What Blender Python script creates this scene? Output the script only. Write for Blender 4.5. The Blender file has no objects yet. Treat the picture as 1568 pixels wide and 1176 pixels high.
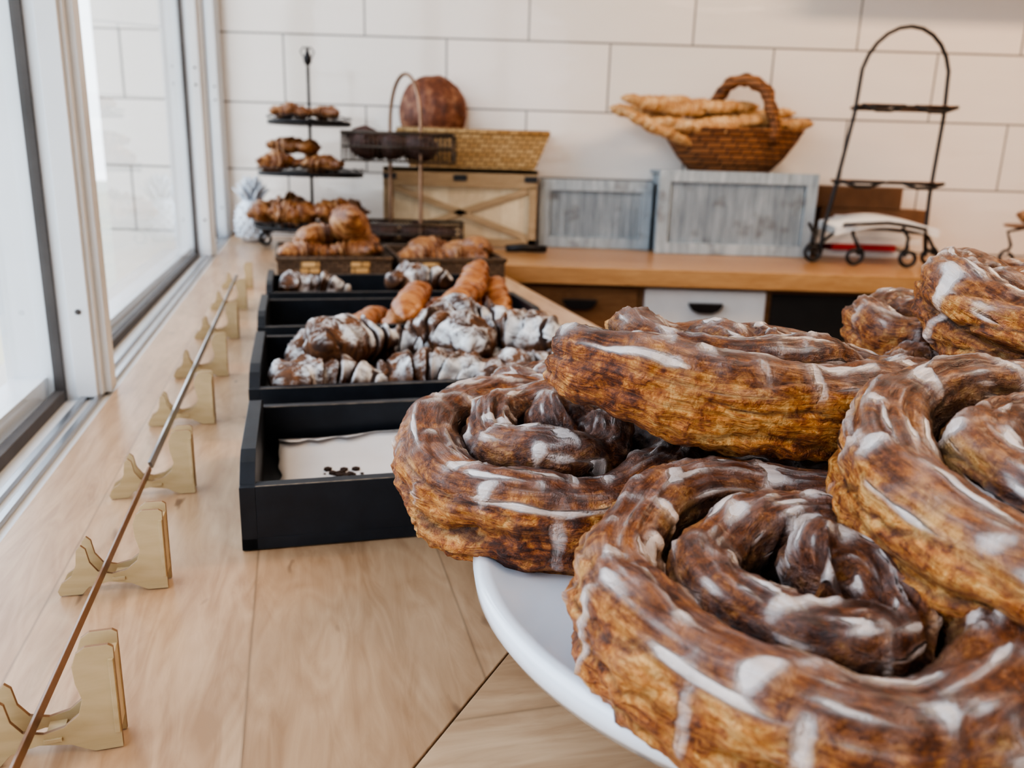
import bpy, bmesh, math, random
from mathutils import Vector, Matrix, noise
random.seed(7)
sc=bpy.context.scene
PI=math.pi
ANG=math.atan2(.261,.965)
U=Vector((-math.sin(ANG),math.cos(ANG),0)); V=Vector((math.cos(ANG),math.sin(ANG),0))
CZ=0.90
def P(s,t,z=0.0): 
    p=U*s+V*t; p.z=z; return p

# ------------------------------------------------------------------ materials
def mat(name):
    m=bpy.data.materials.new(name); m.use_nodes=True
    nt=m.node_tree; b=nt.nodes['Principled BSDF']
    return m,nt,b
def N(nt,t,**k):
    n=nt.nodes.new(t)
    for a,v in k.items():
        if a in n.inputs: n.inputs[a].default_value=v
        else: setattr(n,a,v)
    return n
def L(nt,a,b): nt.links.new(a,b)
def ramp(nt,src,stops,interp='LINEAR'):
    r=nt.nodes.new('ShaderNodeValToRGB'); cr=r.color_ramp; cr.interpolation=interp
    while len(cr.elements)<len(stops): cr.elements.new(0.5)
    for e,(p,c) in zip(cr.elements,stops):
        e.position=p; e.color=(c if len(c)==4 else (*c,1)) if hasattr(c,'__len__') else (c,c,c,1)
    L(nt,src,r.inputs[0]); return r.outputs[0]
def mix(nt,fac,a,b,mode='MIX'):
    m=nt.nodes.new('ShaderNodeMix'); m.data_type='RGBA'; m.blend_type=mode
    for i,v in ((0,fac),(6,a),(7,b)):
        if isinstance(v,bpy.types.NodeSocket): L(nt,v,m.inputs[i])
        elif i==0: m.inputs[0].default_value=v
        else: m.inputs[i].default_value=(*v,1) if len(v)==3 else v
    return m.outputs[2]
def math_(nt,op,a,b=None,clamp=False):
    m=nt.nodes.new('ShaderNodeMath'); m.operation=op; m.use_clamp=clamp
    for i,v in ((0,a),(1,b)):
        if v is None: continue
        if isinstance(v,bpy.types.NodeSocket): L(nt,v,m.inputs[i])
        else: m.inputs[i].default_value=v
    return m.outputs[0]
def coords(nt,kind='Object',scale=(1,1,1),loc=(0,0,0),rot=(0,0,0)):
    tc=nt.nodes.new('ShaderNodeTexCoord'); mp=nt.nodes.new('ShaderNodeMapping')
    mp.inputs['Scale'].default_value=scale; mp.inputs['Location'].default_value=loc; mp.inputs['Rotation'].default_value=rot
    L(nt,tc.outputs[kind],mp.inputs[0]); return mp.outputs[0]
def noi(nt,vec,scale=5,detail=4,rough=.55,dist=0):
    n=N(nt,'ShaderNodeTexNoise'); n.inputs['Scale'].default_value=scale; n.inputs['Detail'].default_value=detail
    n.inputs['Roughness'].default_value=rough; n.inputs['Distortion'].default_value=dist
    L(nt,vec,n.inputs['Vector']); return n.outputs[0]
def bump(nt,h,b,strength=.3,dist=.002,prev=None):
    n=nt.nodes.new('ShaderNodeBump'); n.inputs['Strength'].default_value=strength; n.inputs['Distance'].default_value=dist
    L(nt,h,n.inputs['Height'])
    if prev: L(nt,prev,n.inputs['Normal'])
    if b: L(nt,n.outputs[0],b.inputs['Normal'])
    return n.outputs[0]
def simple(name,col,rough=.5,metal=0,nscale=20,var=.15,bmp=.1,bd=.001,coat=0):
    m,nt,b=mat(name); c=coords(nt); n=noi(nt,c,nscale)
    d=tuple(x*(1-var) for x in col); l=tuple(min(1,x*(1+var)) for x in col)
    L(nt,ramp(nt,n,[(.3,d),(.7,l)]),b.inputs['Base Color'])
    b.inputs['Roughness'].default_value=rough; b.inputs['Metallic'].default_value=metal; b.inputs['Coat Weight'].default_value=coat
    bump(nt,n,b,bmp,bd); return m

def wood(name,dark,light,axis='y',plank=.09,rough=.38,flecks=True,seed=0,coat=.15,grain=1.0,seamv=.80):
    m,nt,b=mat(name)
    tc=nt.nodes.new('ShaderNodeTexCoord'); sx=nt.nodes.new('ShaderNodeSeparateXYZ'); L(nt,tc.outputs['Object'],sx.inputs[0])
    cross,along=(0,1) if axis=='y' else (1,0)
    pid=math_(nt,'FLOOR',math_(nt,'DIVIDE',math_(nt,'ADD',sx.outputs[cross],3.02+seed),plank))
    fr=math_(nt,'FRACT',math_(nt,'DIVIDE',math_(nt,'ADD',sx.outputs[cross],3.02+seed),plank))
    seam=math_(nt,'MINIMUM',fr,math_(nt,'SUBTRACT',1.0,fr))
    wn=nt.nodes.new('ShaderNodeTexWhiteNoise'); wn.noise_dimensions='1D'; L(nt,pid,wn.inputs['W'])
    comb=nt.nodes.new('ShaderNodeCombineXYZ')
    L(nt,math_(nt,'MULTIPLY',sx.outputs[cross],1.0),comb.inputs[0])
    L(nt,math_(nt,'ADD',math_(nt,'MULTIPLY',sx.outputs[along],.16),math_(nt,'MULTIPLY',pid,7.3)),comb.inputs[1])
    L(nt,sx.outputs[2],comb.inputs[2])
    g1=noi(nt,comb.outputs[0],80*grain,5,.6,1.0)
    g2=noi(nt,comb.outputs[0],13*grain,2,.5,2.0)
    rings=math_(nt,'ABSOLUTE',math_(nt,'SUBTRACT',math_(nt,'FRACT',math_(nt,'MULTIPLY',g2,11.0)),.5))
    gw=math_(nt,'ADD',math_(nt,'ADD',math_(nt,'MULTIPLY',g1,.48),math_(nt,'MULTIPLY',g2,.40)),math_(nt,'MULTIPLY',rings,.14))
    col=ramp(nt,gw,[(.36,dark),(.60,light)])
    tint=ramp(nt,wn.outputs[0],[(0,(.80,.75,.70)),(1,(1.0,1.0,1.0))])
    col=mix(nt,1.0,col,tint,'MULTIPLY')
    sm=ramp(nt,seam,[(0,seamv),(.010,1.0)])
    col=mix(nt,1.0,col,sm,'MULTIPLY')
    if flecks:
        cf=nt.nodes.new('ShaderNodeCombineXYZ')
        L(nt,sx.outputs[cross],cf.inputs[0]); L(nt,math_(nt,'MULTIPLY',sx.outputs[along],.28),cf.inputs[1])
        f=noi(nt,cf.outputs[0],50,2,.5,.6)
        col=mix(nt,ramp(nt,f,[(.67,0.0),(.74,.75)]),col,(.12,.065,.04))
    L(nt,col,b.inputs['Base Color'])
    b.inputs['Roughness'].default_value=rough; b.inputs['Coat Weight'].default_value=coat; b.inputs['Coat Roughness'].default_value=.3
    bump(nt,g1,b,.12,.0006)
    return m

M_mapleA=wood('maple_lengthwise',(.42,.26,.15),(.60,.41,.26),'y',.115,rough=.32,coat=.15,seamv=.66)
M_mapleB=wood('maple_crosswise',(.42,.265,.155),(.60,.42,.27),'x',.13,seed=.04,rough=.32,coat=.15,seamv=.7)
M_backtop=wood('back_counter_wood',(.45,.24,.10),(.60,.35,.165),'x',.16,rough=.3,flecks=False)
M_cab=wood('cabinet_wood',(.25,.125,.055),(.38,.21,.10),'x',.4,flecks=False)
M_ply=wood('birch_plywood',(.48,.37,.21),(.62,.49,.31),'x',.3,rough=.42,flecks=False,coat=.1)
M_plyedge=simple('laser_cut_edge',(.25,.14,.07),.6)
M_crate=wood('cream_crate_planks',(.66,.54,.36),(.78,.66,.47),'y',.055,flecks=False,coat=0,rough=.7,seamv=.35)
M_cratef=wood('crate_frame_wood',(.40,.29,.17),(.54,.41,.26),'x',.2,flecks=False,coat=0,rough=.7)
M_white=simple('white_painted_frame',(.76,.78,.80),.35,var=.04,nscale=8)
M_whitew=simple('white_drawer_paint',(.75,.75,.74),.4,var=.04)
M_wallp=simple('wall_paint',(.72,.68,.63),.6,var=.04)
M_ceil=simple('ceiling_paint',(.85,.83,.80),.8,var=.03)
M_gasket=simple('rubber_gasket',(.10,.09,.085),.6)
M_alu=simple('aluminium_track',(.45,.46,.48),.3,metal=1,var=.05)
M_black=simple('blackened_iron',(.035,.033,.034),.4,metal=.6,nscale=60)
M_wire=simple('dark_wire',(.10,.08,.065),.38,metal=.8,nscale=60)
M_bronze=simple('bronze_wire',(.30,.19,.13),.35,metal=.8,nscale=60)
M_strip=simple('walnut_strip',(.22,.12,.07),.3,nscale=60)
M_dark=simple('dark_kick_and_bay_shade',(.02,.018,.016),.6)  # near-black for the kick board and the painted shade of the open bay
M_floor=simple('floor_concrete',(.30,.26,.22),.5)
M_ceram=simple('white_ceramic',(.72,.76,.82),.12,var=.01,nscale=3,bmp=.0,coat=.5)
M_paper=simple('parchment_paper',(.60,.575,.56),.7,var=.06,nscale=12,bmp=.4,bd=.003)
M_card=simple('white_card',(.80,.79,.77),.5,var=.03)
M_kraft=simple('kraft_card',(.20,.10,.05),.7)
M_red=simple('red_cover',(.45,.03,.03),.5)
M_crumb=simple('crumbs',(.04,.02,.012),.8)
M_choc=simple('dark_muffin',(.075,.035,.03),.6,nscale=90,var=.6,bmp=.8,bd=.004)
M_tray=simple('black_matte_paint',(.014,.018,.025),.40,nscale=50,var=.25,bmp=.15)
M_worn=simple('worn_bare_wood_edge',(.16,.125,.09),.6,nscale=120,var=.7)

def tiles():
    m,nt,b=mat('white_subway_tile')
    tc=nt.nodes.new('ShaderNodeTexCoord'); sx=nt.nodes.new('ShaderNodeSeparateXYZ'); L(nt,tc.outputs['Object'],sx.inputs[0])
    cb=nt.nodes.new('ShaderNodeCombineXYZ')
    L(nt,math_(nt,'ADD',sx.outputs[0],.751+.514*4),cb.inputs[0]); L(nt,math_(nt,'ADD',sx.outputs[2],-1.5275+.207*8),cb.inputs[1])
    br=nt.nodes.new('ShaderNodeTexBrick'); br.offset=.5; br.offset_frequency=2
    L(nt,cb.outputs[0],br.inputs['Vector'])
    for k,v in (('Scale',1.0),('Mortar Size',.0032),('Mortar Smooth',.2),('Brick Width',.514),('Row Height',.207),('Bias',0)): br.inputs[k].default_value=v
    br.inputs['Color1'].default_value=(.84,.765,.70,1); br.inputs['Color2'].default_value=(.80,.74,.68,1); br.inputs['Mortar'].default_value=(.26,.235,.215,1)
    L(nt,br.outputs['Color'],b.inputs['Base Color'])
    b.inputs['Roughness'].default_value=.13; b.inputs['Coat Weight'].default_value=.3
    w=noi(nt,coords(nt,scale=(1,1,5)),5,3,.5)
    n1=bump(nt,w,None,.5,.006)
    inv=math_(nt,'SUBTRACT',1.0,br.outputs['Fac'])
    bump(nt,inv,b,.6,.003,n1)
    return m
M_tile=tiles()

def glass():
    m,nt,b=mat('window_glass'); nt.nodes.remove(b)
    out=nt.nodes['Material Output']; tr=nt.nodes.new('ShaderNodeBsdfTransparent'); gl=nt.nodes.new('ShaderNodeBsdfGlossy')
    gl.inputs['Roughness'].default_value=.02; tr.inputs[0].default_value=(.95,.97,.98,1)
    lw=nt.nodes.new('ShaderNodeLayerWeight'); lw.inputs[0].default_value=.5
    f=math_(nt,'ADD',math_(nt,'MULTIPLY',math_(nt,'POWER',lw.outputs['Facing'],5.0),.80),.07,True)
    mx=nt.nodes.new('ShaderNodeMixShader'); L(nt,f,mx.inputs[0]); L(nt,tr.outputs[0],mx.inputs[1]); L(nt,gl.outputs[0],mx.inputs[2])
    L(nt,mx.outputs[0],out.inputs[0]); return m
M_glass=glass()

def greybox():
    m,nt,b=mat('whitewashed_grey_wood'); c=coords(nt,scale=(1,1,.12)); n=noi(nt,c,60,5,.65); n2=noi(nt,coords(nt),14,4)
    col=ramp(nt,n,[(.3,(.23,.27,.30)),(.6,(.41,.46,.49)),(.75,(.58,.61,.63))])
    col=mix(nt,ramp(nt,n2,[(.55,0.0),(.70,.7)]),col,(.14,.13,.12)); L(nt,col,b.inputs['Base Color']); b.inputs['Roughness'].default_value=.7
    bump(nt,n,b,.4,.002); return m
M_grey=greybox()

def wicker(name,a,c2,sc_=60):
    m,nt,b=mat(name); c=coords(nt,scale=(1,1,1))
    ch=nt.nodes.new('ShaderNodeTexBrick'); ch.offset=.5
    sx=nt.nodes.new('ShaderNodeSeparateXYZ'); L(nt,c,sx.inputs[0]); cb=nt.nodes.new('ShaderNodeCombineXYZ')
    L(nt,math_(nt,'ADD',sx.outputs[0],sx.outputs[1]),cb.inputs[0]); L(nt,sx.outputs[2],cb.inputs[1]); L(nt,cb.outputs[0],ch.inputs['Vector'])
    for k,v in (('Scale',sc_),('Mortar Size',.09),('Mortar Smooth',.8),('Brick Width',1.2),('Row Height',.5)): ch.inputs[k].default_value=v
    ch.inputs['Color1'].default_value=(*a,1); ch.inputs['Color2'].default_value=(*c2,1); ch.inputs['Mortar'].default_value=tuple(x*.35 for x in a)+(1,)
    L(nt,ch.outputs['Color'],b.inputs['Base Color']); b.inputs['Roughness'].default_value=.6
    bump(nt,math_(nt,'SUBTRACT',1.0,ch.outputs['Fac']),b,.8,.004); return m
M_wick=wicker('golden_wicker',(.50,.30,.12),(.64,.43,.21),38)
M_wickd=wicker('dark_wicker',(.10,.06,.035),(.16,.10,.06))
M_bask=wicker('brown_willow',(.20,.075,.025),(.32,.135,.05),30)

def pastry(name,dark,mid,light,powder=0.0,gloss=.35,sc1=14):
    m,nt,b=mat(name)
    c=coords(nt); uv=coords(nt,'UV',scale=(1,1,1))
    n=noi(nt,c,sc1*2.2,5,.6); l=noi(nt,uv,9,4,.6,.5); n3=noi(nt,c,110,3,.6)
    f=math_(nt,'ADD',math_(nt,'MULTIPLY',n,.55),math_(nt,'MULTIPLY',l,.45))
    at=nt.nodes.new('ShaderNodeAttribute'); at.attribute_name='groove'
    f=math_(nt,'ADD',f,math_(nt,'MULTIPLY',math_(nt,'SUBTRACT',at.outputs['Fac'],.5),.25))
    col=ramp(nt,f,[(.33,light),(.50,mid),(.66,dark)])
    rough=gloss
    if powder>0:
        g=nt.nodes.new('ShaderNodeNewGeometry'); s=nt.nodes.new('ShaderNodeSeparateXYZ'); L(nt,g.outputs['Normal'],s.inputs[0])
        up=ramp(nt,s.outputs[2],[(-.05,0.0),(.5,1.0)])
        pn=noi(nt,c,52,7,.82,.5); pb=noi(nt,c,15,2,.5)
        pn=math_(nt,'ADD',pn,math_(nt,'MULTIPLY',math_(nt,'SUBTRACT',pb,.5),.45))
        pm=math_(nt,'MULTIPLY',up,ramp(nt,pn,[(.44,0.0),(.58,1.0)]),True)
        pm=math_(nt,'MULTIPLY',pm,ramp(nt,at.outputs['Fac'],[(.42,1.0),(.62,.0)]))
        pm2=math_(nt,'MULTIPLY',pm,powder)
        pc=ramp(nt,n3,[(.3,(.58,.60,.61)),(.6,(.84,.85,.86))])
        col=mix(nt,pm2,col,pc)
        rough=.75
    L(nt,col,b.inputs['Base Color']); b.inputs['Roughness'].default_value=rough
    if powder==0: b.inputs['Coat Weight'].default_value=.2; b.inputs['Coat Roughness'].default_value=.3
    h=math_(nt,'ADD',math_(nt,'MULTIPLY',l,.6),math_(nt,'MULTIPLY',n3,.5))
    bump(nt,h,b,.7,.0025); return m
M_crois=pastry('croissant_crust',(.060,.018,.008),(.22,.078,.026),(.52,.28,.12))
M_orange=pastry('orange_crust',(.14,.04,.012),(.34,.115,.032),(.54,.26,.10))
M_pow=pastry('powdered_pastry',(.020,.009,.006),(.065,.026,.012),(.20,.080,.026),powder=.92)
M_loaf=pastry('rustic_loaf_crust',(.05,.014,.008),(.17,.052,.022),(.40,.20,.11),powder=.0,gloss=.6,sc1=20)
M_bag=pastry('baguette_crust',(.28,.11,.035),(.52,.28,.11),(.74,.53,.30),gloss=.6)

def rollmat():
    m,nt,b=mat('glazed_cinnamon_roll_crust')
    oi=nt.nodes.new('ShaderNodeObjectInfo')
    def oc(scale):
        tc=nt.nodes.new('ShaderNodeTexCoord'); ad=nt.nodes.new('ShaderNodeVectorMath'); ad.operation='ADD'
        L(nt,tc.outputs['Object'],ad.inputs[0]); cb=nt.nodes.new('ShaderNodeCombineXYZ')
        r=math_(nt,'MULTIPLY',oi.outputs['Random'],9.0); L(nt,r,cb.inputs[0]); L(nt,r,cb.inputs[1]); L(nt,cb.outputs[0],ad.inputs[1])
        mp=nt.nodes.new('ShaderNodeMapping'); mp.inputs['Scale'].default_value=scale; L(nt,ad.outputs[0],mp.inputs[0]); return mp.outputs[0]
    c=oc((1,1,1)); uv=coords(nt,'UV',scale=(6.5,15,1))
    lam=noi(nt,uv,2.6,5,.65,2.2)
    blot=noi(nt,c,44,5,.7,.8); fine=noi(nt,c,300,4,.7,.3); mid=noi(nt,c,130,5,.65,1.0); big=noi(nt,c,19,2,.5)
    f=math_(nt,'ADD',math_(nt,'ADD',math_(nt,'MULTIPLY',lam,.24),math_(nt,'MULTIPLY',blot,.28)),math_(nt,'ADD',math_(nt,'MULTIPLY',mid,.30),math_(nt,'MULTIPLY',fine,.18)))
    fs=math_(nt,'ADD',f,math_(nt,'MULTIPLY',math_(nt,'SUBTRACT',big,.5),.24))
    side=ramp(nt,fs,[(.41,(.78,.44,.16)),(.465,(.62,.26,.065)),(.52,(.39,.12,.028)),(.57,(.17,.044,.015)),(.63,(.045,.014,.009))])
    top=ramp(nt,fs,[(.40,(.38,.145,.045)),(.47,(.22,.068,.023)),(.54,(.10,.030,.014)),(.61,(.034,.013,.010))])
    at=nt.nodes.new('ShaderNodeAttribute'); at.attribute_name='topness'
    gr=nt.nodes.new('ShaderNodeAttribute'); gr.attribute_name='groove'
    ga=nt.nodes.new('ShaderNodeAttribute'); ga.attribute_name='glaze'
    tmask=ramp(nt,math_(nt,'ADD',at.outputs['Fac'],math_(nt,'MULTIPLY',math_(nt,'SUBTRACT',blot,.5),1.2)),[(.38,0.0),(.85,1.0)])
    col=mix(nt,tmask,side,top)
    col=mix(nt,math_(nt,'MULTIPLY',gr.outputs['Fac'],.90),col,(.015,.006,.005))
    gv=math_(nt,'ADD',ga.outputs['Fac'],math_(nt,'ADD',math_(nt,'MULTIPLY',math_(nt,'SUBTRACT',mid,.5),.26),math_(nt,'MULTIPLY',math_(nt,'SUBTRACT',blot,.5),.34)))
    film_sheen=math_(nt,'MULTIPLY',ramp(nt,gv,[(.10,0.0),(.46,1.0)]),.30)
    film_sheen=math_(nt,'MULTIPLY',film_sheen,ramp(nt,at.outputs['Fac'],[(.0,.10),(.6,1.0)]))
    film_sheen=math_(nt,'MULTIPLY',film_sheen,math_(nt,'SUBTRACT',1.0,gr.outputs['Fac'],True))
    col=mix(nt,film_sheen,col,(.42,.33,.31))  # thin glaze film on the tops, its grey gloss painted into the colour
    dm=ramp(nt,gv,[(.46,0.0),(.55,.45),(.70,1.0)])
    col=mix(nt,math_(nt,'MULTIPLY',dm,.70),col,(.68,.62,.59))
    L(nt,col,b.inputs['Base Color'])
    rg=math_(nt,'SUBTRACT',.50,math_(nt,'MULTIPLY',math_(nt,'MAXIMUM',math_(nt,'MULTIPLY',film_sheen,2.2),dm),.26)); L(nt,rg,b.inputs['Roughness'])
    b.inputs['Coat Weight'].default_value=.18; b.inputs['Coat Roughness'].default_value=.25
    h=math_(nt,'ADD',math_(nt,'ADD',math_(nt,'MULTIPLY',lam,.9),math_(nt,'MULTIPLY',fine,.45)),math_(nt,'MULTIPLY',mid,.9))
    sm=math_(nt,'SUBTRACT',1.0,math_(nt,'MAXIMUM',math_(nt,'MULTIPLY',dm,.8),math_(nt,'MULTIPLY',tmask,.35)))
    h=math_(nt,'MULTIPLY',h,sm)
    bump(nt,h,b,1.0,.0038)
    return m
M_roll=rollmat()

# ------------------------------------------------------------------ builder
class B:
    def __init__(s,name,mats): s.name=name; s.mats=mats; s.bm=bmesh.new(); s.uv=s.bm.loops.layers.uv.new('UVMap')
    def prism(s,pts,z0,z1,mi=0,M=None,side=None):
        bm=s.bm; lo=[Vector((x,y,z0)) for x,y in pts]; hi=[Vector((x,y,z1)) for x,y in pts]
        if M: lo=[M@v for v in lo]; hi=[M@v for v in hi]
        a=[bm.verts.new(v) for v in lo]; c=[bm.verts.new(v) for v in hi]; n=len(a); fs=[]
        fs.append(bm.faces.new(a[::-1])); fs.append(bm.faces.new(c))
        for f in fs: f.material_index=mi
        for i in range(n):
            f=bm.faces.new((a[i],a[(i+1)%n],c[(i+1)%n],c[i])); f.material_index=mi if side is None else side
    def box(s,x0,x1,y0,y1,z0,z1,mi=0,M=None):
        return s.prism([(x0,y0),(x1,y0),(x1,y1),(x0,y1)],z0,z1,mi,M)
    def tube(s,pts,r,mi=0,n=8,closed=False):
        bm=s.bm; pts=[Vector(p) for p in pts]; rings=[]; up=None; m=len(pts)
        for i,p in enumerate(pts):
            if closed: d=pts[(i+1)%m]-pts[i-1]
            else: d=pts[min(i+1,m-1)]-pts[max(i-1,0)]
            d.normalize()
            if up is None: up=Vector((0,0,1)) if abs(d.z)<.9 else Vector((1,0,0))
            x=(up-d*up.dot(d)).normalized(); y=d.cross(x); up=x
            rr=r[i] if hasattr(r,'__len__') else r
            rings.append([bm.verts.new(p+(x*math.cos(2*PI*k/n)+y*math.sin(2*PI*k/n))*rr) for k in range(n)])
        rng=range(m) if closed else range(m-1)
        for i in rng:
            a=rings[i]; c=rings[(i+1)%m]
            for k in range(n):
                f=bm.faces.new((a[k],a[(k+1)%n],c[(k+1)%n],c[k])); f.smooth=True; f.material_index=mi
        if not closed:
            for rg in (rings[0][::-1],rings[-1]):
                f=bm.faces.new(rg); f.material_index=mi
    def lathe(s,prof,n=64,mi=0,M=None,sx=1,sy=1):
        bm=s.bm; rings=[]
        for r,z in prof:
            ring=[]
            for k in range(n):
                a=2*PI*k/n; v=Vector((r*math.cos(a)*sx,r*math.sin(a)*sy,z))
                if M: v=M@v
                ring.append(bm.verts.new(v))
            rings.append(ring)
        for i in range(len(rings)-1):
            a,c=rings[i],rings[i+1]
            for k in range(n):
                f=bm.faces.new((a[k],a[(k+1)%n],c[(k+1)%n],c[k])); f.smooth=True; f.material_index=mi
        for rg in (rings[0][::-1],rings[-1]):
            f=bm.faces.new(rg); f.material_index=mi; f.smooth=True
    def done(s,loc=(0,0,0),rot=(0,0,0),bevel=0,parent=None):
        bmesh.ops.recalc_face_normals(s.bm,faces=s.bm.faces[:])
        me=bpy.data.meshes.new(s.name); s.bm.to_mesh(me); s.bm.free()
        for m in s.mats: me.materials.append(m)
        o=bpy.data.objects.new(s.name,me); sc.collection.objects.link(o); o.location=loc; o.rotation_euler=rot
        if bevel:
            bv=o.modifiers.new('Bevel','BEVEL'); bv.width=bevel; bv.segments=2; bv.limit_method='ANGLE'; bv.angle_limit=1.0
        if parent: o.parent=parent
        return o
RZ=(0,0,ANG)

def sweep(name,mats,N_,M_,center,radii,disp,seed=0,loc=(0,0,0),rot=(0,0,0),uvs=(4,1)):
    verts=[];faces=[];uv=[];tops=[];gro=[];gla=[]
    cs_=[(math.cos(2*PI*k/M_-PI/2),math.sin(2*PI*k/M_-PI/2)) for k in range(M_)]
    for i in range(N_+1):
        a=i/N_
        c,tan,side,upv=center(a)
        for k in range(M_):
            ph=2*PI*k/M_
            rx,rz=radii(a,ph)
            nrm=side*cs_[k][0]+upv*cs_[k][1]
            p=c+side*(cs_[k][0]*rx)+upv*(cs_[k][1]*rz)
            r_=disp(a,ph,p)
            verts.append(p+nrm*r_[0]); tops.append(nrm.z); gro.append(r_[1]); gla.append(r_[2] if len(r_)>2 else 0)
    for i in range(N_):
        for k in range(M_):
            faces.append((i*M_+k,i*M_+(k+1)%M_,(i+1)*M_+(k+1)%M_,(i+1)*M_+k))
            u0,u1,v0,v1=i/N_*uvs[0],(i+1)/N_*uvs[0],k/M_*uvs[1],(k+1)/M_*uvs[1]
            uv.extend((u0,v0,u0,v1,u1,v1,u1,v0))
    faces.append(tuple(range(M_))); uv.extend([0,0]*M_)
    faces.append(tuple(N_*M_+k for k in range(M_))[::-1]); uv.extend([uvs[0],0]*M_)
    me=bpy.data.meshes.new(name); me.from_pydata([tuple(v) for v in verts],[],faces)
    l=me.uv_layers.new(name='UVMap'); l.data.foreach_set('uv',uv)
    for nm,dt in (('topness',tops),('groove',gro),('glaze',gla)):
        t=me.attributes.new(nm,'FLOAT','POINT'); t.data.foreach_set('value',dt)
    me.polygons.foreach_set('use_smooth',[True]*len(faces))
    bm=bmesh.new(); bm.from_mesh(me); bmesh.ops.recalc_face_normals(bm,faces=bm.faces[:]); bm.to_mesh(me); bm.free()
    for m in mats: me.materials.append(m)
    o=bpy.data.objects.new(name,me); sc.collection.objects.link(o); o.location=loc; o.rotation_euler=rot
    return o

def croissant(name,m,length,rad,bend,segs,seed,loc,rot=(0,0,0),lump=.12,saw=.16,flat=.8,power=2.2,N_=90,M_=36,slant=.35):
    sd=Vector((seed*3.7,seed*1.3,seed*2.1))
    def Q(a,ph):
        x=a*2-1
        return (abs(x+.0)*segs+slant*math.sin(ph*1.0+seed)*(1 if x>0 else -1)+.25*noise.noise(Vector((x*3,ph,seed))))%1.0
    def center(a):
        x=(a*2-1); c=Vector((x*length/2,-bend*x*x*length,0)); tan=Vector((1,-4*bend*x,0)).normalized()
        return c,tan,Vector((-tan.y,tan.x,0)),Vector((0,0,1))
    def radii(a,ph):
        x=abs(a*2-1); r=rad*max(.03,(1-x**power))**.62
        q=Q(a,ph)
        s_=(q/.16) if q<.16 else 1-(q-.16)/.84*.75
        r*=1+saw*(s_-.6)
        return r,r*flat
    def disp(a,ph,p):
        q=Q(a,ph)
        d=noise.noise(p*30+sd)*rad*lump*1.6+noise.noise(p*85+sd)*rad*lump*.5
        gq=max(0,1-min(q,1-q)/.14) if saw>.05 else .35
        return d,.35+.6*gq*min(1,saw*4)
    return sweep(name,[m],N_,M_,center,radii,disp,seed,loc,rot,uvs=(segs*1.2,.5))

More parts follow.
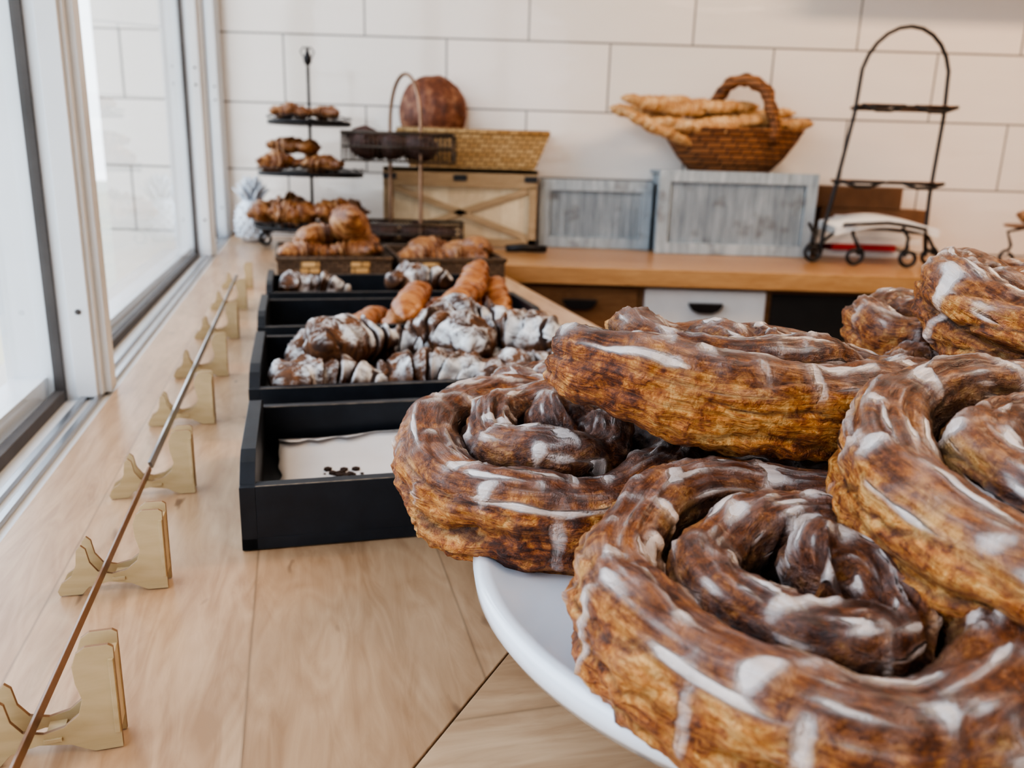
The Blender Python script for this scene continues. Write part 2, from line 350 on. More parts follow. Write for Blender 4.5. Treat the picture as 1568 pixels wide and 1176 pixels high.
def roll(R,H,turns,seed,loc,rot=(0,0,0),sx=1,sy=1,w0=.0150,glz=0.0,M_=96):
    sd=Vector((seed*5.1,seed*2.7,seed*1.9)); tmax=turns*2*PI
    nz=noise.noise
    memo={}
    def rcw(a):
        if a in memo: return memo[a]
        th=a*tmax
        w=w0*(1.16-.24*a)*(1+.16*nz(Vector((th*.75,seed*2.2,0))))
        kn=max(0,min(1,(a-.72)/.2)); kn=kn*kn*(3-2*kn)
        w*=1+.28*kn
        rc=(R-w0*1.15)*(1-a)**.90+.003
        rc*=1+.07*nz(Vector((math.cos(th)*.9,math.sin(th)*.9,seed*3.3)))
        dz=.008*nz(Vector((math.cos(th)*1.1,math.sin(th)*1.1,seed+a*2.5)))+.002*a+.003*kn-.004*math.exp(-a*14)
        hh=H/2*(1+.14*nz(Vector((th*.6,seed*1.7,9))))
        cr=.15*math.sin(th*1.3+seed)+.55*nz(Vector((th*.7,seed,0)))
        ca_=max(0,min(1,.35+1.9*nz(Vector((th*.55,seed,20)))))
        cr2=PI/2+.2+.7*nz(Vector((th*.7,seed+8,3)))
        cb_=max(0,min(1,.2+1.6*nz(Vector((th*.8,seed,30)))))
        wp=2.4*nz(Vector((th*.42,seed,5))); amp=.0036*max(.15,.6+1.2*nz(Vector((th*.9,seed,6))))
        memo[a]=(th,rc,w,dz,hh,cr,ca_,cr2,cb_,wp,amp); return memo[a]
    def center(a):
        q=rcw(a); th,rc=q[0],q[1]
        return Vector((rc*math.cos(th)*sx,rc*math.sin(th)*sy,H/2+q[3])),None,Vector((math.cos(th),math.sin(th),0)),Vector((0,0,1))
    def radii(a,ph):
        q=rcw(a); e=2.6; ca=abs(math.cos(ph-PI/2)); sa=abs(math.sin(ph-PI/2))
        k=(ca**e+sa**e)**(-1/e)
        end=max(.12,min(1,(a/.05))**.6) if a<.05 else 1
        if a>.985: end=max(.5,1-((a-.985)/.015)**2*.5)
        return q[2]*k*(.35+.65*end),q[4]*k*(.55+.45*end)
    def disp(a,ph,p):
        th,rc,w,dz,hh,cr,ca_,cr2,cb_,wp,amp=rcw(a); al=ph-PI/2
        up=math.sin(al); ca=math.cos(al)
        tsm=1-.55*max(0,min(1,(up-.4)/.4))
        outw=ca_*math.exp(-((al-cr)/.15)**2); tp=cb_*math.exp(-((al-cr2)/.12)**2)
        n1=nz(p*32+sd); n2=nz(p*85+sd); n3=nz(p*190+sd)
        d=-.0058*outw-.0032*tp+.0036*n1+(.0024*n2+.0013*n3)*tsm
        x=al*1.5+wp+.45*n1+.15*n2; fr=x-math.floor(x)
        st=fr/.88 if fr<.88 else (1-fr)/.12
        d+=amp*(st-.5)*tsm
        x2=al*4.6+wp*2+.8*n1+.3*n2; f2=x2-math.floor(x2); d+=amp*.36*tsm*((f2/.8 if f2<.8 else (1-f2)/.2)-.5)
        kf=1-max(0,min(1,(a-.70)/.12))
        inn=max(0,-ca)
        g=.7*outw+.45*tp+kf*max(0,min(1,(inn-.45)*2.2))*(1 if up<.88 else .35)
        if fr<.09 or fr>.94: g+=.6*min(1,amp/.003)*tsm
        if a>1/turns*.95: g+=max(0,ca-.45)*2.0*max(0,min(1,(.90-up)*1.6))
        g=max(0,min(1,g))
        depth=max(0,min(1,(.75-up)/1.3))
        nd=nz(Vector((p.x*85,p.y*85,seed)))+.25*n2
        vary=.25+.5*(nz(Vector((th*4.1,seed,12)))+.5)
        F1=nd-.30-.28*depth*(1.3-vary)
        F2=(nz(Vector((th*2.2,al*5.2+wp,seed+4)))+.40*nz(p*70+sd))-.30-.9*max(0,.55-up)
        F=max(F1,F2)+glz
        if ca<-.3 and up<.5: F-=.3
        sF=max(0,min(1,F/.14)); d+=.0011*sF
        g*=1-.6*sF
        return d,g,max(0,min(1,.5+F))
    return sweep('cinnamon_roll',[M_roll],int(250*turns),M_,center,radii,disp,seed,loc,rot,uvs=(turns*1.3*R/.08,1))

# ------------------------------------------------------------------ room shell
WY=2.75
wl=B('wall_back',[M_tile]); wl.box(-1.35,3.4,WY,WY+.12,0,2.7); wl.done()
fl=B('floor',[M_floor]); fl.prism([(-1.35,2.87),(0.30,-3.2),(3.4,-3.2),(3.4,2.87)],-.1,0); fl.done()
ce=B('ceiling',[M_ceil]); ce.prism([(-1.35,2.87),(0.30,-3.2),(3.4,-3.2),(3.4,2.87)],2.7,2.8); ce.done()
wr=B('wall_right',[M_wallp]); wr.box(3.4,3.5,-3.2,2.87,0,2.7); wr.done()
wf=B('wall_front_light_block',[M_wallp]); wf.box(.45,3.5,-3.3,-3.2,0,2.7); wf.done()  # unseen wall, added to block fill light from behind and deepen shadows
tl=-.31
def sW(t): return (WY-.261*t)/.965
w2=B('wall_left',[M_wallp]); w2.box(tl-.10,tl+.10,-3.2,sW(-.25),0,CZ-.046); w2.box(tl-.10,tl+.06,-3.2,sW(-.25),2.451,2.7); w2.done(rot=RZ)
tr=B('trim_back_shelf',[M_backtop]); tr.box(.9,3.3,WY-.18,WY-.002,1.755,1.79); tr.done(bevel=.002)
def window(name,s0,s1):
    b=B(name,[M_white,M_glass,M_gasket,M_alu])
    g=-.245
    b.box(g-.05,g+.047,s0,s1,CZ-.045,CZ-.006)
    b.box(g-.005,g+.005,s0+.0,s1,CZ-.006,CZ+.006,2)
    b.box(g+.020,g+.026,s0,s1,CZ-.006,CZ-.001,3)
    b.box(g+.034,g+.040,s0,s1,CZ-.006,CZ-.001,3)
    b.box(g-.045,g-.012,s0,s1,CZ-.006,CZ+.020)
    b.box(g-.03,g+.03,s0,s1,2.38,2.45)
    q=[b.bm.verts.new(v) for v in ((g,s0,CZ+.004),(g,s1-.03,CZ+.004),(g,s1-.03,2.38),(g,s0,2.38))]
    f=b.bm.faces.new(q); f.material_index=1
    b.box(g-.05,g+.040,s1-.045,s1-.002,CZ-.006,2.40)
    b.box(g-.005,g+.005,s1-.050,s1-.045,CZ-.002,2.38,2)
    b.box(g+.016,g+.036,s1-.052,s1-.045,CZ-.002,2.38)
    b.box(g+.040,g+.047,s1-.034,s1-.008,CZ-.002,2.38)
    b.box(g-.005,g+.005,s0,s0+.004,CZ-.002,2.38,2)
    for z in (.99,1.32,1.36,1.75):
        b.lathe([(.0001,0),(.003,0),(.003,.001),(.0001,.0015)],10,2,Matrix.Translation((g+.026,s1-.0525,z))@Matrix.Rotation(PI/2,4,'X'))
    return b.done(rot=RZ,bevel=.0012)
window('window_1',-2.6,-.35); window('window_2',-.35,.975); window('window_3',.975,2.33); window('window_4',2.33,sW(-.245)-.02)

# ------------------------------------------------------------------ counters
T0,T1=-.195,.475
c1=B('window_counter',[M_mapleA,M_mapleB,M_cab,M_dark])
def ms(t): return .373+(t-.106)*1.215
g=.0007
c1.prism([(T0,ms(T0)+g),(T1,ms(T1)+g),(T1,sW(T1)-.003),(T0,sW(T0)-.003)],CZ-.04,CZ,0)
c1.prism([(T0,ms(T0)-g),(2.3,ms(T0)-g),(2.3,ms(T1)-g),(T1,ms(T1)-g)],CZ-.04,CZ,1)
c1.box(T0+.02,T1-.03,ms(T1)+.02,2.6,0,CZ-.04,2)
c1.box(T0+.03,2.28,ms(T0)+.03,ms(T1)-.03,0,CZ-.041,2)
c1.done(rot=RZ,bevel=.0006)
def xe(Y,t=.478): return (t-.261*Y)/.965
c2=B('back_counter',[M_backtop,M_cab,M_whitew,M_dark,M_black])
yf=2.12
c2.prism([(xe(yf),yf),(3.35,yf),(3.35,WY-.002),(xe(WY),WY-.002)],CZ-.045,CZ,0)
yb=yf+.03
c2.box(xe(yb)+.0,3.34,yb+.02,WY-.01,0.08,CZ-.045,1)
c2.box(xe(yb)+.05,3.3,yb+.06,WY-.01,0,.08,3)
doors=[(.02,.325,1),(.345,.665,2),(1.16,1.5,1),(1.52,1.9,2),(1.92,2.3,1),(2.32,2.7,1),(2.72,3.3,1)]
for x0,x1,mi in doors:
    c2.box(x0,x1,yb,yb+.02,.68,CZ-.055,mi); c2.box(x0,x1,yb,yb+.02,.10,.66,mi)
    cx=(x0+x1)/2
    pr=[(-.045,0),(.045,0),(.043,.008),(.034,.020),(.018,.026),(-.018,.026),(-.034,.020),(-.043,.008)]
    pr=[(px,-pz) for px,pz in pr]
    M=Matrix.Translation((cx,yb,.812))@Matrix(((1,0,0,0),(0,0,-1,0),(0,1,0,0),(0,0,0,1)))
    c2.prism(pr,0,.016,4,M)
c2.box(.685,1.14,yb+.012,yb+.022,.12,CZ-.06,3)  # flat panel in the open bay, its shade put into the dark colour
c2.box(.685,1.14,yb,yb+.02,.70,.715,1)
c2.done(bevel=.0015)

# ------------------------------------------------------------------ trays
def tray(s0,s1,t0,t1,h=.044):
    b=B('black_wooden_tray',[M_tray,M_worn]); w=.010
    W=t1-t0; D=s1-s0
    b.box(0,W,0,D,.0,.008); b.box(w,W-w,0,w,.008,h); b.box(w,W-w,D-w,D,.008,h)
    b.box(w,W-w,.0003,.0014,h-.0003,h+.0003,1); b.box(w,W-w,D-w,D-w+.0011,h-.0003,h+.0003,1)
    b.box(w,W-w,.0003,.0010,-.0001,.0006,1)
    for x in (0,W-w):
        pts=[(0,.0),(D,.0),(D,h)]
        n=12
        for i in range(n+1):
            a=i/n; y=D-.006-(D-.012)*a; z=h+.014*min(1,6*a,6*(1-a))**.5
            pts.append((y,z))
        pts.append((0,h))
        M=Matrix(((0,0,1,x),(1,0,0,0),(0,1,0,0),(0,0,0,1)))
        b.prism(pts,0,w,0,M)
    return b.done(loc=P(s0,t0,CZ+.001),rot=RZ,bevel=.0012)
tray(.515,.705,-.040,.335,.044); tray(.755,1.0,-.045,.335); tray(1.05,1.27,-.048,.33); tray(1.33,1.55,-.045,.33)

b=B('parchment_sheet',[M_paper]); nx,ny=40,26; vs={}
for i in range(nx+1):
    for j in range(ny+1):
        t=-.018+.32*i/nx; s=.53+.163*j/ny
        if j==ny: s-=.014*abs(noise.noise(Vector((i*.35,1,0))))+.014*(1-i/nx)
        if i==0: t+=.004*noise.noise(Vector((j*.3,5,0)))
        z=.0095+.004*abs(noise.noise(Vector((t*14,s*14,2))))+(.022*max(0,(j/ny-.75))/.25)*(.4+.6*i/nx)
        vs[i,j]=b.bm.verts.new((t,s,CZ+z))
for i in range(nx):
    for j in range(ny):
        f=b.bm.faces.new((vs[i,j],vs[i+1,j],vs[i+1,j+1],vs[i,j+1])); f.smooth=True
o=b.done(rot=RZ); sm=o.modifiers.new('Solidify','SOLIDIFY'); sm.thickness=.0004
b=B('pastry_crumbs',[M_crumb])
for _ in range(70):
    t=random.gauss(.030,.008); s=random.gauss(.602,.014); r=random.uniform(.0007,.0030)
    bmesh.ops.create_icosphere(b.bm,subdivisions=1,radius=r,matrix=Matrix.Translation((t,s,CZ+.0128))@Matrix.Diagonal((1.3,1,.7,1)))
b.done(rot=RZ)

k=1
def pp(s,t,z,a,l=.115,r=.031,be=.22,ti=0):
    global k; k+=1
    croissant('powdered_almond_croissant',M_pow,l,r,be,2.6,k,P(s,t,CZ+z),(ti,random.uniform(-.15,.15),ANG+a),lump=.24,saw=.42,flat=.82,power=3.0)
for q in [(.815,.028,.036,.3),(.82,.135,.036,-.2),(.815,.225,.034,.5),(.85,.290,.036,-.9),(.905,.02,.040,1.2),(.91,.115,.040,-.3),(.905,.21,.040,.9),(.935,.285,.042,-.9),
          (.865,.050,.064,.8),(.875,.17,.064,-1.1),(.89,.245,.062,-.7),(.955,.20,.066,.2),(1.44,.030,.036,.2),(1.44,.21,.050,.3)]: pp(*q)
for i,(s,t,z,a,tl_) in enumerate([(1.13,.09,.030,1.1,-.12),(1.13,.14,.034,1.2,-.15),(1.14,.19,.038,1.35,-.2),(1.15,.245,.040,1.5,-.3),(1.17,.29,.048,1.45,-.5),(1.11,.22,.066,.9,-.2),(1.12,.155,.064,1.2,-.2),(1.17,.25,.080,1.2,-.35)]):
    croissant('golden_pastry_twist',M_orange,.14,.0205,.05,3,40+i,P(s,t,CZ+z),(0,tl_,ANG+a),lump=.12,saw=.22,power=3)

def wtray(s0,s1,t0,t1,h=.05):
    b=B('wicker_tray',[M_wickd,M_wick]); W=t1-t0; D=s1-s0; w=.010
    b.box(0,W,0,D,0,.008)
    b.box(0,W,0,w,.008,h); b.box(0,W,D-w,D,.008,h); b.box(0,w,w,D-w,.008,h); b.box(W-w,W,w,D-w,.008,h)
    b.tube([(0,0,h),(W,0,h),(W,D,h),(0,D,h)],.006,0,8,True)
    for f_ in (.28,.72): b.box(W*f_-.02,W*f_+.02,-.002,0,.006,h-.004,1)
    return b.done(loc=P(s0,t0,CZ+.001),rot=RZ,bevel=.001)
wtray(1.79,2.10,-.035,.205,.045); wtray(1.80,2.10,.225,.462,.04)
cs=[(1.85,.02,.052,.3),(1.86,.12,.052,-.3),(1.95,.04,.055,1.2),(1.96,.14,.056,.1),(2.04,.05,.055,.4),(2.04,.15,.058,-.4),(1.90,.05,.085,.7),
    (1.87,.28,.040,.2),(1.87,.38,.040,-.4),(1.97,.30,.045,1.0),(1.97,.40,.045,.1),(1.92,.42,.058,1.2),(2.04,.33,.045,0.4)]
for i,(s,t,z,a) in enumerate(cs):
    croissant('croissant',M_crois,.12,.030,.28,4.2,60+i,P(s,t,CZ+z),(random.uniform(-.2,.2),random.uniform(-.15,.15),ANG+a),lump=.08,saw=.36,flat=.85)
croissant('croissant',M_crois,.16,.041,.18,4.5,90,P(1.90,.125,CZ+.102),(.2,.55,ANG+1.3),lump=.06,saw=.38,flat=.9)

# ------------------------------------------------------------------ card easels
def easel(s,rz=0):
    b=B('plywood_card_easel',[M_ply,M_plyedge])
    prof=[(0,0),(0,.049),(-.002,.0505),(-.011,.0505),(-.0145,.048),(-.0165,.042),(-.0160,.034),(-.0140,.026),(-.0160,.019),(-.022,.0140),(-.030,.0120),(-.0375,.0140),(-.0415,.020),(-.0430,.0285),(-.0455,.0310),(-.0480,.028),(-.0490,.019),(-.0520,.012),(-.0575,.008),(-.0600,.003),(-.0590,0),(-.047,0),(-.043,.0045),(-.032,.0070),(-.020,.0050),(-.014,.0015),(-.011,0)]
    for off in (0,.012):
        M=Matrix(((1,0,0,0),(0,0,1,off),(0,1,0,0),(0,0,0,1)))
        b.prism(prof,-.0009,.0009,0,M,side=1)
    b.box(-.0024,-.0004,-.002,.014,.008,.044,0)
    b.box(-.030,-.023,-.002,.014,.0080,.0098,0)
    b.done(loc=P(s,-.080,CZ+.0005),rot=(0,0,ANG+rz),bevel=.0002)
for s,r_ in ((.335,.05),(.476,-.03),(.625,.04),(.80,0),(.985,.05),(1.20,-.04),(1.44,0),(1.68,0)): easel(s,r_)
b=B('label_strip',[M_strip]); b.box(-.0009,.0009,0,.44,0,.0040); b.done(loc=P(.20,-.113,CZ+.0145),rot=(0,-.3,ANG),bevel=.0003)
b=B('label_strip',[M_alu]); b.box(-.0012,.0012,0,1.10,0,.0060); b.done(loc=P(.645,-.113,CZ+.0145),rot=(0,-.3,ANG),bevel=.0003)

# ------------------------------------------------------------------ cake stand & rolls
PX,PY,PZ,PR=.143,.355,.970,.158
b=B('cake_stand',[M_ceram])
b.lathe([(.001,-.0695),(.070,-.0695),(.072,-.066),(.060,-.060),(.026,-.052),(.020,-.035),(.024,-.018),(.060,-.012),(PR-.03,-.010),(PR-.004,-.012),(PR,-.006),(PR+.001,.001),(PR-.002,.004),(PR-.007,.003),(PR-.014,-.001),(PR-.05,-.003),(.001,-.003)],128)
b.done(loc=(PX,PY,PZ))
def d(x): return math.radians(x)
Z0=PZ
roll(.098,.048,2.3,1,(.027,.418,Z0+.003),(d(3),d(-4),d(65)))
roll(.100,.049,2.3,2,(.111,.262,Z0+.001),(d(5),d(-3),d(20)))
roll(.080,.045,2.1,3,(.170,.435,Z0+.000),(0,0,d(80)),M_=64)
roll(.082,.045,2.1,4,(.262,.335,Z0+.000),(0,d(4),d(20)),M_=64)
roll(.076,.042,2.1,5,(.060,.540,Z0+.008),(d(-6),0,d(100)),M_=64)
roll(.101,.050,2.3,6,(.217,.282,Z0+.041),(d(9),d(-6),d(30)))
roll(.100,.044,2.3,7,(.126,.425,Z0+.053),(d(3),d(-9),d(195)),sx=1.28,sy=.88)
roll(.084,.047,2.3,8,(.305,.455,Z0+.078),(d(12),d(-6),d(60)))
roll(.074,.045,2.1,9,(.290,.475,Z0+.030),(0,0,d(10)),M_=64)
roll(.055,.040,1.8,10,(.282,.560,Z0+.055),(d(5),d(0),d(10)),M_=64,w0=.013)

# ------------------------------------------------------------------ back counter objects
b=B('wooden_crate',[M_crate,M_cratef,M_black]); x0,x1,y0,y1=-.415,.06,2.585,2.735; z0,z1=CZ+.001,1.135
b.box(x0+.01,x1-.01,y0+.012,y1,z0,z1-.02,0)
for a in ((x0,x1,z1-.055,z1),(x0,x1,z0,z0+.025),(x0,x0+.025,z0,z1-.05),(x1-.025,x1,z0,z1-.05)):
    b.box(a[0],a[1],y0,y0+.012,a[2],a[3],1)
b.box(x0,x1,y0,y1,z1-.012,z1,1)
for xx0,zz0,xx1,zz1 in ((x0+.03,z0+.03,x1-.03,z1-.06),(x0+.03,z1-.06,x1-.03,z0+.03)):
    d_=Vector((xx1-xx0,0,zz1-zz0)); ln=d_.length; an=math.atan2(d_.z,d_.x)
    M=Matrix.Translation(((xx0+xx1)/2,y0+.005,(zz0+zz1)/2))@Matrix.Rotation(-an,4,'Y')
    b.box(-ln/2,ln/2,-.003,.003,-.010,.010,1,M)
for xx in (x0+.02,(x0+x1)/2,x1-.02): b.box(xx-.02,xx+.02,y0-.004,y0,z1-.035,z1-.018,2)
b.done(bevel=.001)
b=B('wicker_basket',[M_wick]); zb=1.137; zt=1.245
def ring(x0,x1,y0,y1,z): return [b.bm.verts.new(v) for v in ((x0,y0,z),(x1,y0,z),(x1,y1,z),(x0,y1,z))]
r=[ring(-.335,.05,2.60,2.72,zb),ring(-.375,.095,2.575,2.735,zt),ring(-.363,.083,2.587,2.725,zt),ring(-.325,.04,2.61,2.71,zb+.01)]
b.bm.faces.new(r[0][::-1]); b.bm.faces.new(r[3])
for i in range(3):
    for q in range(4): b.bm.faces.new((r[i][q],r[i][(q+1)%4],r[i+1][(q+1)%4],r[i+1][q]))
b.tube([(-.37,2.58,zt),(.09,2.58,zt),(.09,2.73,zt),(-.37,2.73,zt)],.008,0,8,True)
b.done()
def blob(name,m,rx,ry,rz,seed,loc,rot=(0,0,0),amp=.08,n=48):
    def center(a):
        return Vector(((-math.cos(a*PI))*rx,0,0)),None,Vector((0,1,0)),Vector((0,0,1))
    def radii(a,ph):
        q=max(.02,math.sin(a*PI)); return ry*q,rz*q
    sd=Vector((seed*2.2,seed,0))
    def disp(a,ph,p): return noise.noise(p*(1.3/max(rx,.01))+sd)*rx*amp+noise.noise(p*(5/max(rx,.01))+sd)*rx*amp*.35,.5
    return sweep(name,[m],n,n,center,radii,disp,seed,loc,rot,uvs=(1,1))
blob('round_bread_loaf',M_loaf,.105,.060,.112,3,(-.270,2.655,1.300),(d(-10),0,0),.10)
def gbox(x0,x1,y0,y1,z1):
    b=B('whitewashed_wooden_box',[M_grey]); z0=CZ+.001; b.box(x0+.01,x1-.01,y0+.014,y1,z0,z1-.006)
    fw=.034
    for a in ((x0,x1,z1-fw,z1),(x0,x1,z0,z0+fw),(x0,x0+fw,z0+fw,z1-fw),(x1-fw,x1,z0+fw,z1-fw)): b.box(a[0],a[1],y0,y0+.014,a[2],a[3])
    b.box(x0,x1,y0+.014,y1,z1-.01,z1)
    x=x0+fw+.006
    while x<x1-fw-.004:
        b.box(x-.003,x+.003,y0+.008,y0+.015,z0+fw,z1-fw); x+=.0115
    return b.done(bevel=.001)
gbox(.070,.425,2.635,2.74,1.112); gbox(.427,.905,2.535,2.74,1.150)
b=B('bread_basket',[M_bask]); M=Matrix.Translation((.655,2.635,1.151))
b.lathe([(.001,0),(.125,0),(.165,.04),(.200,.09),(.215,.118),(.222,.122),(.215,.126),(.203,.118),(.185,.085),(.150,.035),(.115,.012),(.001,.012)],48,0,M,1,.46)
pts=[];rr=[]
for i in range(33):
    a=PI*i/32; pts.append((.675+.085*math.cos(a)+.004*math.sin(a*9),2.635-.075*math.cos(a),1.235+.185*math.sin(a)**.8)); rr.append(.019+.003*math.sin(i*1.7))
b.tube(pts,rr,0,10)
b.done()
for i,(x,y,z,a,l,ti) in enumerate([(.43,2.60,1.335,.15,.27,.14),(.40,2.64,1.305,-.05,.26,.20),(.50,2.66,1.350,.1,.28,.05),(.64,2.59,1.292,.05,.30,-.08),(.68,2.66,1.31,-.1,.34,-.12),(.77,2.62,1.288,.05,.26,-.10),(.54,2.57,1.275,-.1,.30,.12),(.61,2.635,1.338,.2,.26,-.06),(.42,2.58,1.270,.1,.25,.38)]):
    croissant('baguette',M_bag,l,.022,.02,5,120+i,(x,y,z),(0,ti,a),lump=.2,saw=.14,flat=.9,power=4)

def scroll(cx,cz,r,dirx,a0=0,turns=1.1,n=22):
    return [(cx+dirx*r*(1-i/n*.45)*math.cos(a0+2*PI*turns*i/n),0,cz+r*(1-i/n*.45)*math.sin(a0+2*PI*turns*i/n)) for i in range(n+1)]
b=B('tiered_pastry_stand',[M_black])
b.tube([(0,0,.03),(0,0,.50)],.0045,0,8)
b.lathe([(.001,.50),(.007,.505),(.012,.515),(.009,.528),(.003,.545),(.001,.55)],12)
for a_ in range(4):
    R_=Matrix.Rotation(a_*PI/2+.4,3,'Z')
    b.tube([R_@Vector((x*.012,0,.515+z*.012)) for x,z in ((0,0),(1,.8),(1.6,2),(.8,3),(0,2.4))],.0018,0,6)
for z,rad in ((.055,.165),(.204,.147),(.345,.115)):
    b.lathe([(.001,z-.003),(rad,z-.003),(rad+.003,z+.003),(rad,z+.009),(rad-.004,z+.003),(.001,z+.001)],40)
    b.tube([(rad*1.02*math.cos(2*PI*i/40),rad*1.02*math.sin(2*PI*i/40),z+.016+.004*(i%2)) for i in range(40)],.0018,0,6,True)
for a_ in range(3):
    R_=Matrix.Rotation(a_*2*PI/3-.6,3,'Z')
    b.tube([R_@Vector(p) for p in [(0,0,.05),(.06,0,.06),(.12,0,.045)]+[(x,y,z) for x,y,z in scroll(.135,.022,.02,1,1.9,-.9)]],.004,0,8)
b.done(loc=(-.600,2.44,CZ+.001))
for i,(dx,dy,z,l,r,a) in enumerate([(-.04,-.04,.378,.11,.024,.2),(.05,.0,.376,.11,.022,-.4),(-.08,-.05,.242,.13,.030,.5),(.05,-.06,.237,.13,.028,-.2),(0,.05,.240,.13,.026,.9),(-.06,0,.287,.12,.028,-.2),(.0,-.02,.284,.08,.024,1.2),
        (-.12,-.05,.10,.13,.040,1.2),(-.03,-.09,.10,.14,.042,-.2),(.08,-.07,.105,.13,.040,.5),(.10,.03,.10,.13,.038,1.0),(-.08,.05,.11,.13,.040,0)]):
    croissant('sugared_danish' if z<.2 else 'small_brown_pastry',M_crois,l,r,.2,3.2,200+i,(-.600+dx,2.44+dy,CZ+z),(0,0,a),lump=.3,saw=.35)

b=B('wire_basket_stand',[M_wire,M_bronze])
A=Vector((-.375,2.47,0)); C=Vector((-.270,2.33,0)); z0=CZ+.004
pts=[A+Vector((0,0,z0+ (1.25-z0)*i/8)) for i in range(9)]
mid=(A+C)/2; hf=(C-A)/2
pts+=[mid-hf*math.cos(PI*i/16)+Vector((0,0,1.25+.135*math.sin(PI*i/16))) for i in range(1,16)]
pts+=[C+Vector((0,0,1.25-(1.25-z0)*i/8)) for i in range(9)]
b.tube(pts,.0052,1,8)
def wbasket(cx,cy,hx,hy,z,h):
    for zz in (z,z+h*.5,z+h):
        b.tube([(cx-hx,cy-hy,zz),(cx+hx,cy-hy,zz),(cx+hx,cy+hy,zz),(cx-hx,cy+hy,zz)],.0028 if zz<z+h else .004,0,6,True)
    for i in range(25):
        x=cx-hx+2*hx*i/24
        b.tube([(x,cy-hy,z+h),(x,cy-hy,z),(x,cy+hy,z),(x,cy+hy,z+h)],.0018,0,5)
    for i in range(1,10):
        y=cy-hy+2*hy*i/10
        b.tube([(cx-hx,y,z+h),(cx-hx,y,z),(cx+hx,y,z),(cx+hx,y,z+h)],.0018,0,5)
wbasket(-.335,2.40,.150,.085,1.150,.075); wbasket(-.300,2.40,.140,.085,CZ+.025,.055)
b.done()
for i,(x,y,z) in enumerate([(-.43,2.36,1.19),(-.35,2.37,1.19),(-.27,2.36,1.19),(-.40,2.44,1.195),(-.30,2.44,1.19),(-.44,2.42,1.21)]):
    blob('chocolate_muffin',M_choc,.042,.042,.036,10+i,(x,y,z),(0,0,i),.25,24)
for i,(x,y) in enumerate([(-.38,2.37),(-.30,2.40),(-.22,2.38)]):
    blob('dark_scone',M_choc,.045,.04,.025,30+i,(x,y,CZ+.056),(0,0,i),.25,24)

b=B('bread_knife',[M_black,M_alu]); b.tube([(.0,0,0),(.05,.0,.003),(.12,.0,.0)],[.010,.012,.010],0,10)
b.prism([(0,-.012),(0,.012),(-.2,.012),(-.22,-.006)],-.001,.001,1); b.done(loc=(-.03,2.42,CZ+.013),rot=(0,0,.12))

b=B('arched_wire_rack',[M_black,M_kraft,M_ceram])
def arch(y,dx=0):
    p=[(.885,y-.06,CZ+.03),(.90,y-.02,CZ+.09),(.925,y,1.10),(.955,y,1.32)]
    for i in range(1,12):
        a=PI*(1-i/12); p.append((1.082+.126*math.cos(a),y,1.40+.155*math.sin(a)))
    p+=[(1.210,y,1.32),(1.205,y,1.10),(1.200,y-.02,CZ+.09),(1.19,y-.06,CZ+.03)]
    return p
b.tube(arch(2.46),.0055,0,8)
for z,xa,xb in ((1.335,.955,1.212),(1.128,.925,1.207)):
    b.tube([(xa,2.46,z),(xa+.02,2.40,z+.004),(xb-.02,2.40,z+.004),(xb,2.46,z),(xb-.02,2.54,z+.004),(xa+.02,2.54,z+.004)],.004,0,6,True)
    for xc in (xa+.055,xb-.055):
        b.prism([(xc-.055,2.40),(xc+.055,2.40),(xc+.04,2.54),(xc-.04,2.54)],z+.004,z+.010,1)
        b.tube([(xc-.06,2.40,z+.006),(xc-.02,2.395,z-.008),(xc+.02,2.395,z-.008),(xc+.06,2.40,z+.006)],.005,0,6)
b.tube([(.885,2.40,CZ+.06),(.93,2.36,CZ+.115),(1.04,2.33,CZ+.125),(1.15,2.34,CZ+.11),(1.19,2.40,CZ+.05)],.0045,0,8)
b.tube([(.90,2.44,CZ+.09),(1.05,2.60,CZ+.10),(1.20,2.44,CZ+.09)],.0045,0,8)
for cx,cy,dr in ((.865,2.40,-1),(.955,2.33,1),(1.10,2.31,-1),(1.20,2.40,1)):
    sp=scroll(cx,CZ+.030,.026,dr,1.2,-1.15); b.tube([(x,cy,z) for x,_,z in sp],.0055,0,8)
    b.tube([(sp[0][0],cy,sp[0][2]),(sp[0][0]-dr*.01,cy+.02,CZ+.085),(sp[0][0]-dr*.005,cy+.05,CZ+.11)],.005,0,8)
b.done()
b=B('stacked_pastry_boxes',[M_kraft,M_card,M_red,M_paper])
b.box(.95,1.25,2.60,2.72,CZ+.001,CZ+.022,3); b.box(.99,1.19,2.59,2.70,CZ+.023,CZ+.040,2); b.box(.94,1.27,2.60,2.72,CZ+.041,CZ+.060,1)
b.box(.95,1.24,2.61,2.72,CZ+.061,CZ+.085,1)
b.box(.95,1.28,2.61,2.72,CZ+.086,CZ+.150,0)
b.box(.93,1.20,2.62,2.72,CZ+.151,CZ+.215,0)
b.box(.99,1.02,2.605,2.61,CZ+.10,CZ+.13,1)
b.done(bevel=.002)
b=B('white_card_stack',[M_card]); n=24
for lay in range(3):
    top=[]
    for i in range(n+1):
        x=.905+.295*i/n; z=CZ+.085+.025*math.sin(PI*i/n)+lay*.008
        top.append((x,z))
    for i in range(n):
        (xa,za),(xb,zb_)=top[i],top[i+1]
        q=[b.bm.verts.new(v) for v in ((xa,2.36,za),(xb,2.36,zb_),(xb,2.36,zb_+.006),(xa,2.36,za+.006))]
        q2=[b.bm.verts.new(v) for v in ((xa,2.50,za+.01),(xb,2.50,zb_+.01),(xb,2.50,zb_+.016),(xa,2.50,za+.016))]
        b.bm.faces.new(q); b.bm.faces.new(q2[::-1]); b.bm.faces.new((q[3],q[2],q2[2],q2[3])); b.bm.faces.new((q[0],q2[0],q2[1],q[1]))
b.done()
b=B('footed_wire_stand',[M_black,M_bronze]); 
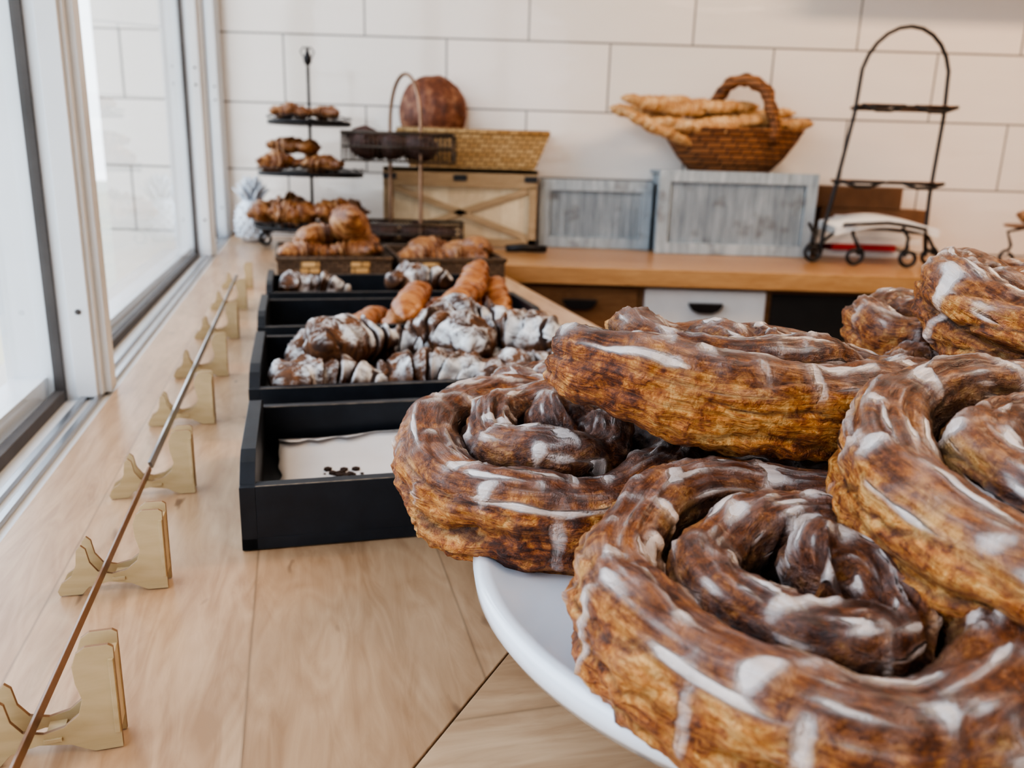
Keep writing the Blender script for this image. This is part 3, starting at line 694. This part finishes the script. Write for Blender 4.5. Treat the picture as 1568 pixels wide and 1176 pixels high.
b.lathe([(.001,0),(.11,0),(.115,.004),(.11,.008),(.001,.008)],40,1,Matrix.Translation((0,0,.115)))
for a_ in range(3):
    R_=Matrix.Rotation(a_*2*PI/3+2.8,3,'Z'); b.tube([R_@Vector(p) for p in [(.05,0,.115),(.10,0,.10),(.085,0,.06)]+[(x,y,z) for x,y,z in scroll(.09,.024,.022,1,1.6,-1.0)]],.0045,0,8)
b.tube([(0,0,.12),(0,0,.28)],.005,0,8); b.lathe([(.001,0),(.012,.01),(.001,.03)],12,0,Matrix.Translation((0,0,.28)))
b.done(loc=(1.56,2.45,CZ+.001))
for i,(dx,dy) in enumerate(((-.05,-.03),(.04,.0),(-.02,.05))): croissant('small_brown_pastry',M_crois,.10,.024,.2,3,300+i,(1.56+dx,2.45+dy,CZ+.148),(0,0,i*1.1),lump=.2)
b=B('white_pineapple_vase',[M_ceram])
b.lathe([(.001,0),(.032,0),(.045,.02),(.052,.055),(.048,.09),(.034,.118),(.022,.126),(.001,.128)],32)
for lay in range(4):
    for j in range(7):
        a=2*PI*(j+.5*(lay%2))/7; rr=.018-.003*lay; hz=.12+.012*lay; sp_=.038-.008*lay
        b.tube([(rr*math.cos(a),rr*math.sin(a),hz),((rr+sp_*.5)*math.cos(a),(rr+sp_*.5)*math.sin(a),hz+.025),((rr+sp_)*math.cos(a),(rr+sp_)*math.sin(a),hz+.040)],[.007,.006,.001],0,6)
for i in range(7):
    for j in range(12):
        a=2*PI*(j+.5*(i%2))/12; z=.018+i*.014
        r_= .040+.012*math.sin(PI*min(1,(z+.01)/.12))
        bmesh.ops.create_icosphere(b.bm,subdivisions=1,radius=.006,matrix=Matrix.Translation((r_*math.cos(a),r_*math.sin(a),z)))
b.done(loc=(-.805,2.53,CZ+.001))

# ------------------------------------------------------------------ outside
def pave():
    m,nt,b=mat('pavement'); br=nt.nodes.new('ShaderNodeTexBrick'); L(nt,coords(nt),br.inputs['Vector'])
    for k_,v in (('Scale',1.0),('Mortar Size',.012),('Brick Width',1.2),('Row Height',1.2)): br.inputs[k_].default_value=v
    br.inputs['Color1'].default_value=(.56,.49,.36,1); br.inputs['Color2'].default_value=(.48,.45,.37,1); br.inputs['Mortar'].default_value=(.31,.29,.26,1)
    L(nt,br.outputs[0],b.inputs['Base Color']); b.inputs['Roughness'].default_value=.8; return m
b=B('ground_outside',[pave()]); b.box(-40,6,-20,40,-.25,-.12); b.done()
b=B('street_building',[M_wallp,M_alu]); b.box(-24,-22,-10,30,-.12,4)
for i in range(9):
    b.box(-22.0,-21.97,-8+i*4,-6+i*4,.6,2.6,1)
b.done()

# ------------------------------------------------------------------ light
w=bpy.data.worlds.new('sky'); sc.world=w; w.use_nodes=True; nt=w.node_tree; bg=nt.nodes['Background']
tc=nt.nodes.new('ShaderNodeTexCoord'); sx=nt.nodes.new('ShaderNodeSeparateXYZ'); L(nt,tc.outputs['Generated'],sx.inputs[0])
L(nt,ramp(nt,sx.outputs[2],[(0,(.90,.95,1.0)),(.5,(.74,.85,1.0))]),bg.inputs[0]); bg.inputs[1].default_value=3.8
def area(name,loc,rot,sx_,sy_,e,col):
    l=bpy.data.lights.new(name,'AREA'); l.shape='RECTANGLE'; l.size=sx_; l.size_y=sy_; l.energy=e; l.color=col
    o=bpy.data.objects.new(name,l); sc.collection.objects.link(o); o.location=loc; o.rotation_euler=rot
    return o
area('ceiling_lamp',(1.5,1.5,2.6),(0,0,0),1.2,.3,34,(1,.70,.46))
area('ceiling_lamp',(1.2,-.4,2.6),(0,0,0),1.2,.3,12,(1,.76,.55))
sc.view_settings.view_transform='AgX'
sc.view_settings.look='AgX - High Contrast'
sc.view_settings.exposure=-.12
# ------------------------------------------------------------------ camera
cd=bpy.data.cameras.new('camera'); cam=bpy.data.objects.new('camera',cd); sc.collection.objects.link(cam); sc.camera=cam
Mx=(Matrix.Rotation(d(75),3,'X')@Matrix.Rotation(0.03,3,'Z')).to_4x4(); Mx.translation=(0,0,1.15); cam.matrix_world=Mx
cd.sensor_width=36; cd.lens=1250/1568*36; cd.clip_start=.01; cd.clip_end=200
cd.dof.use_dof=True; cd.dof.focus_distance=.40; cd.dof.aperture_fstop=10.5
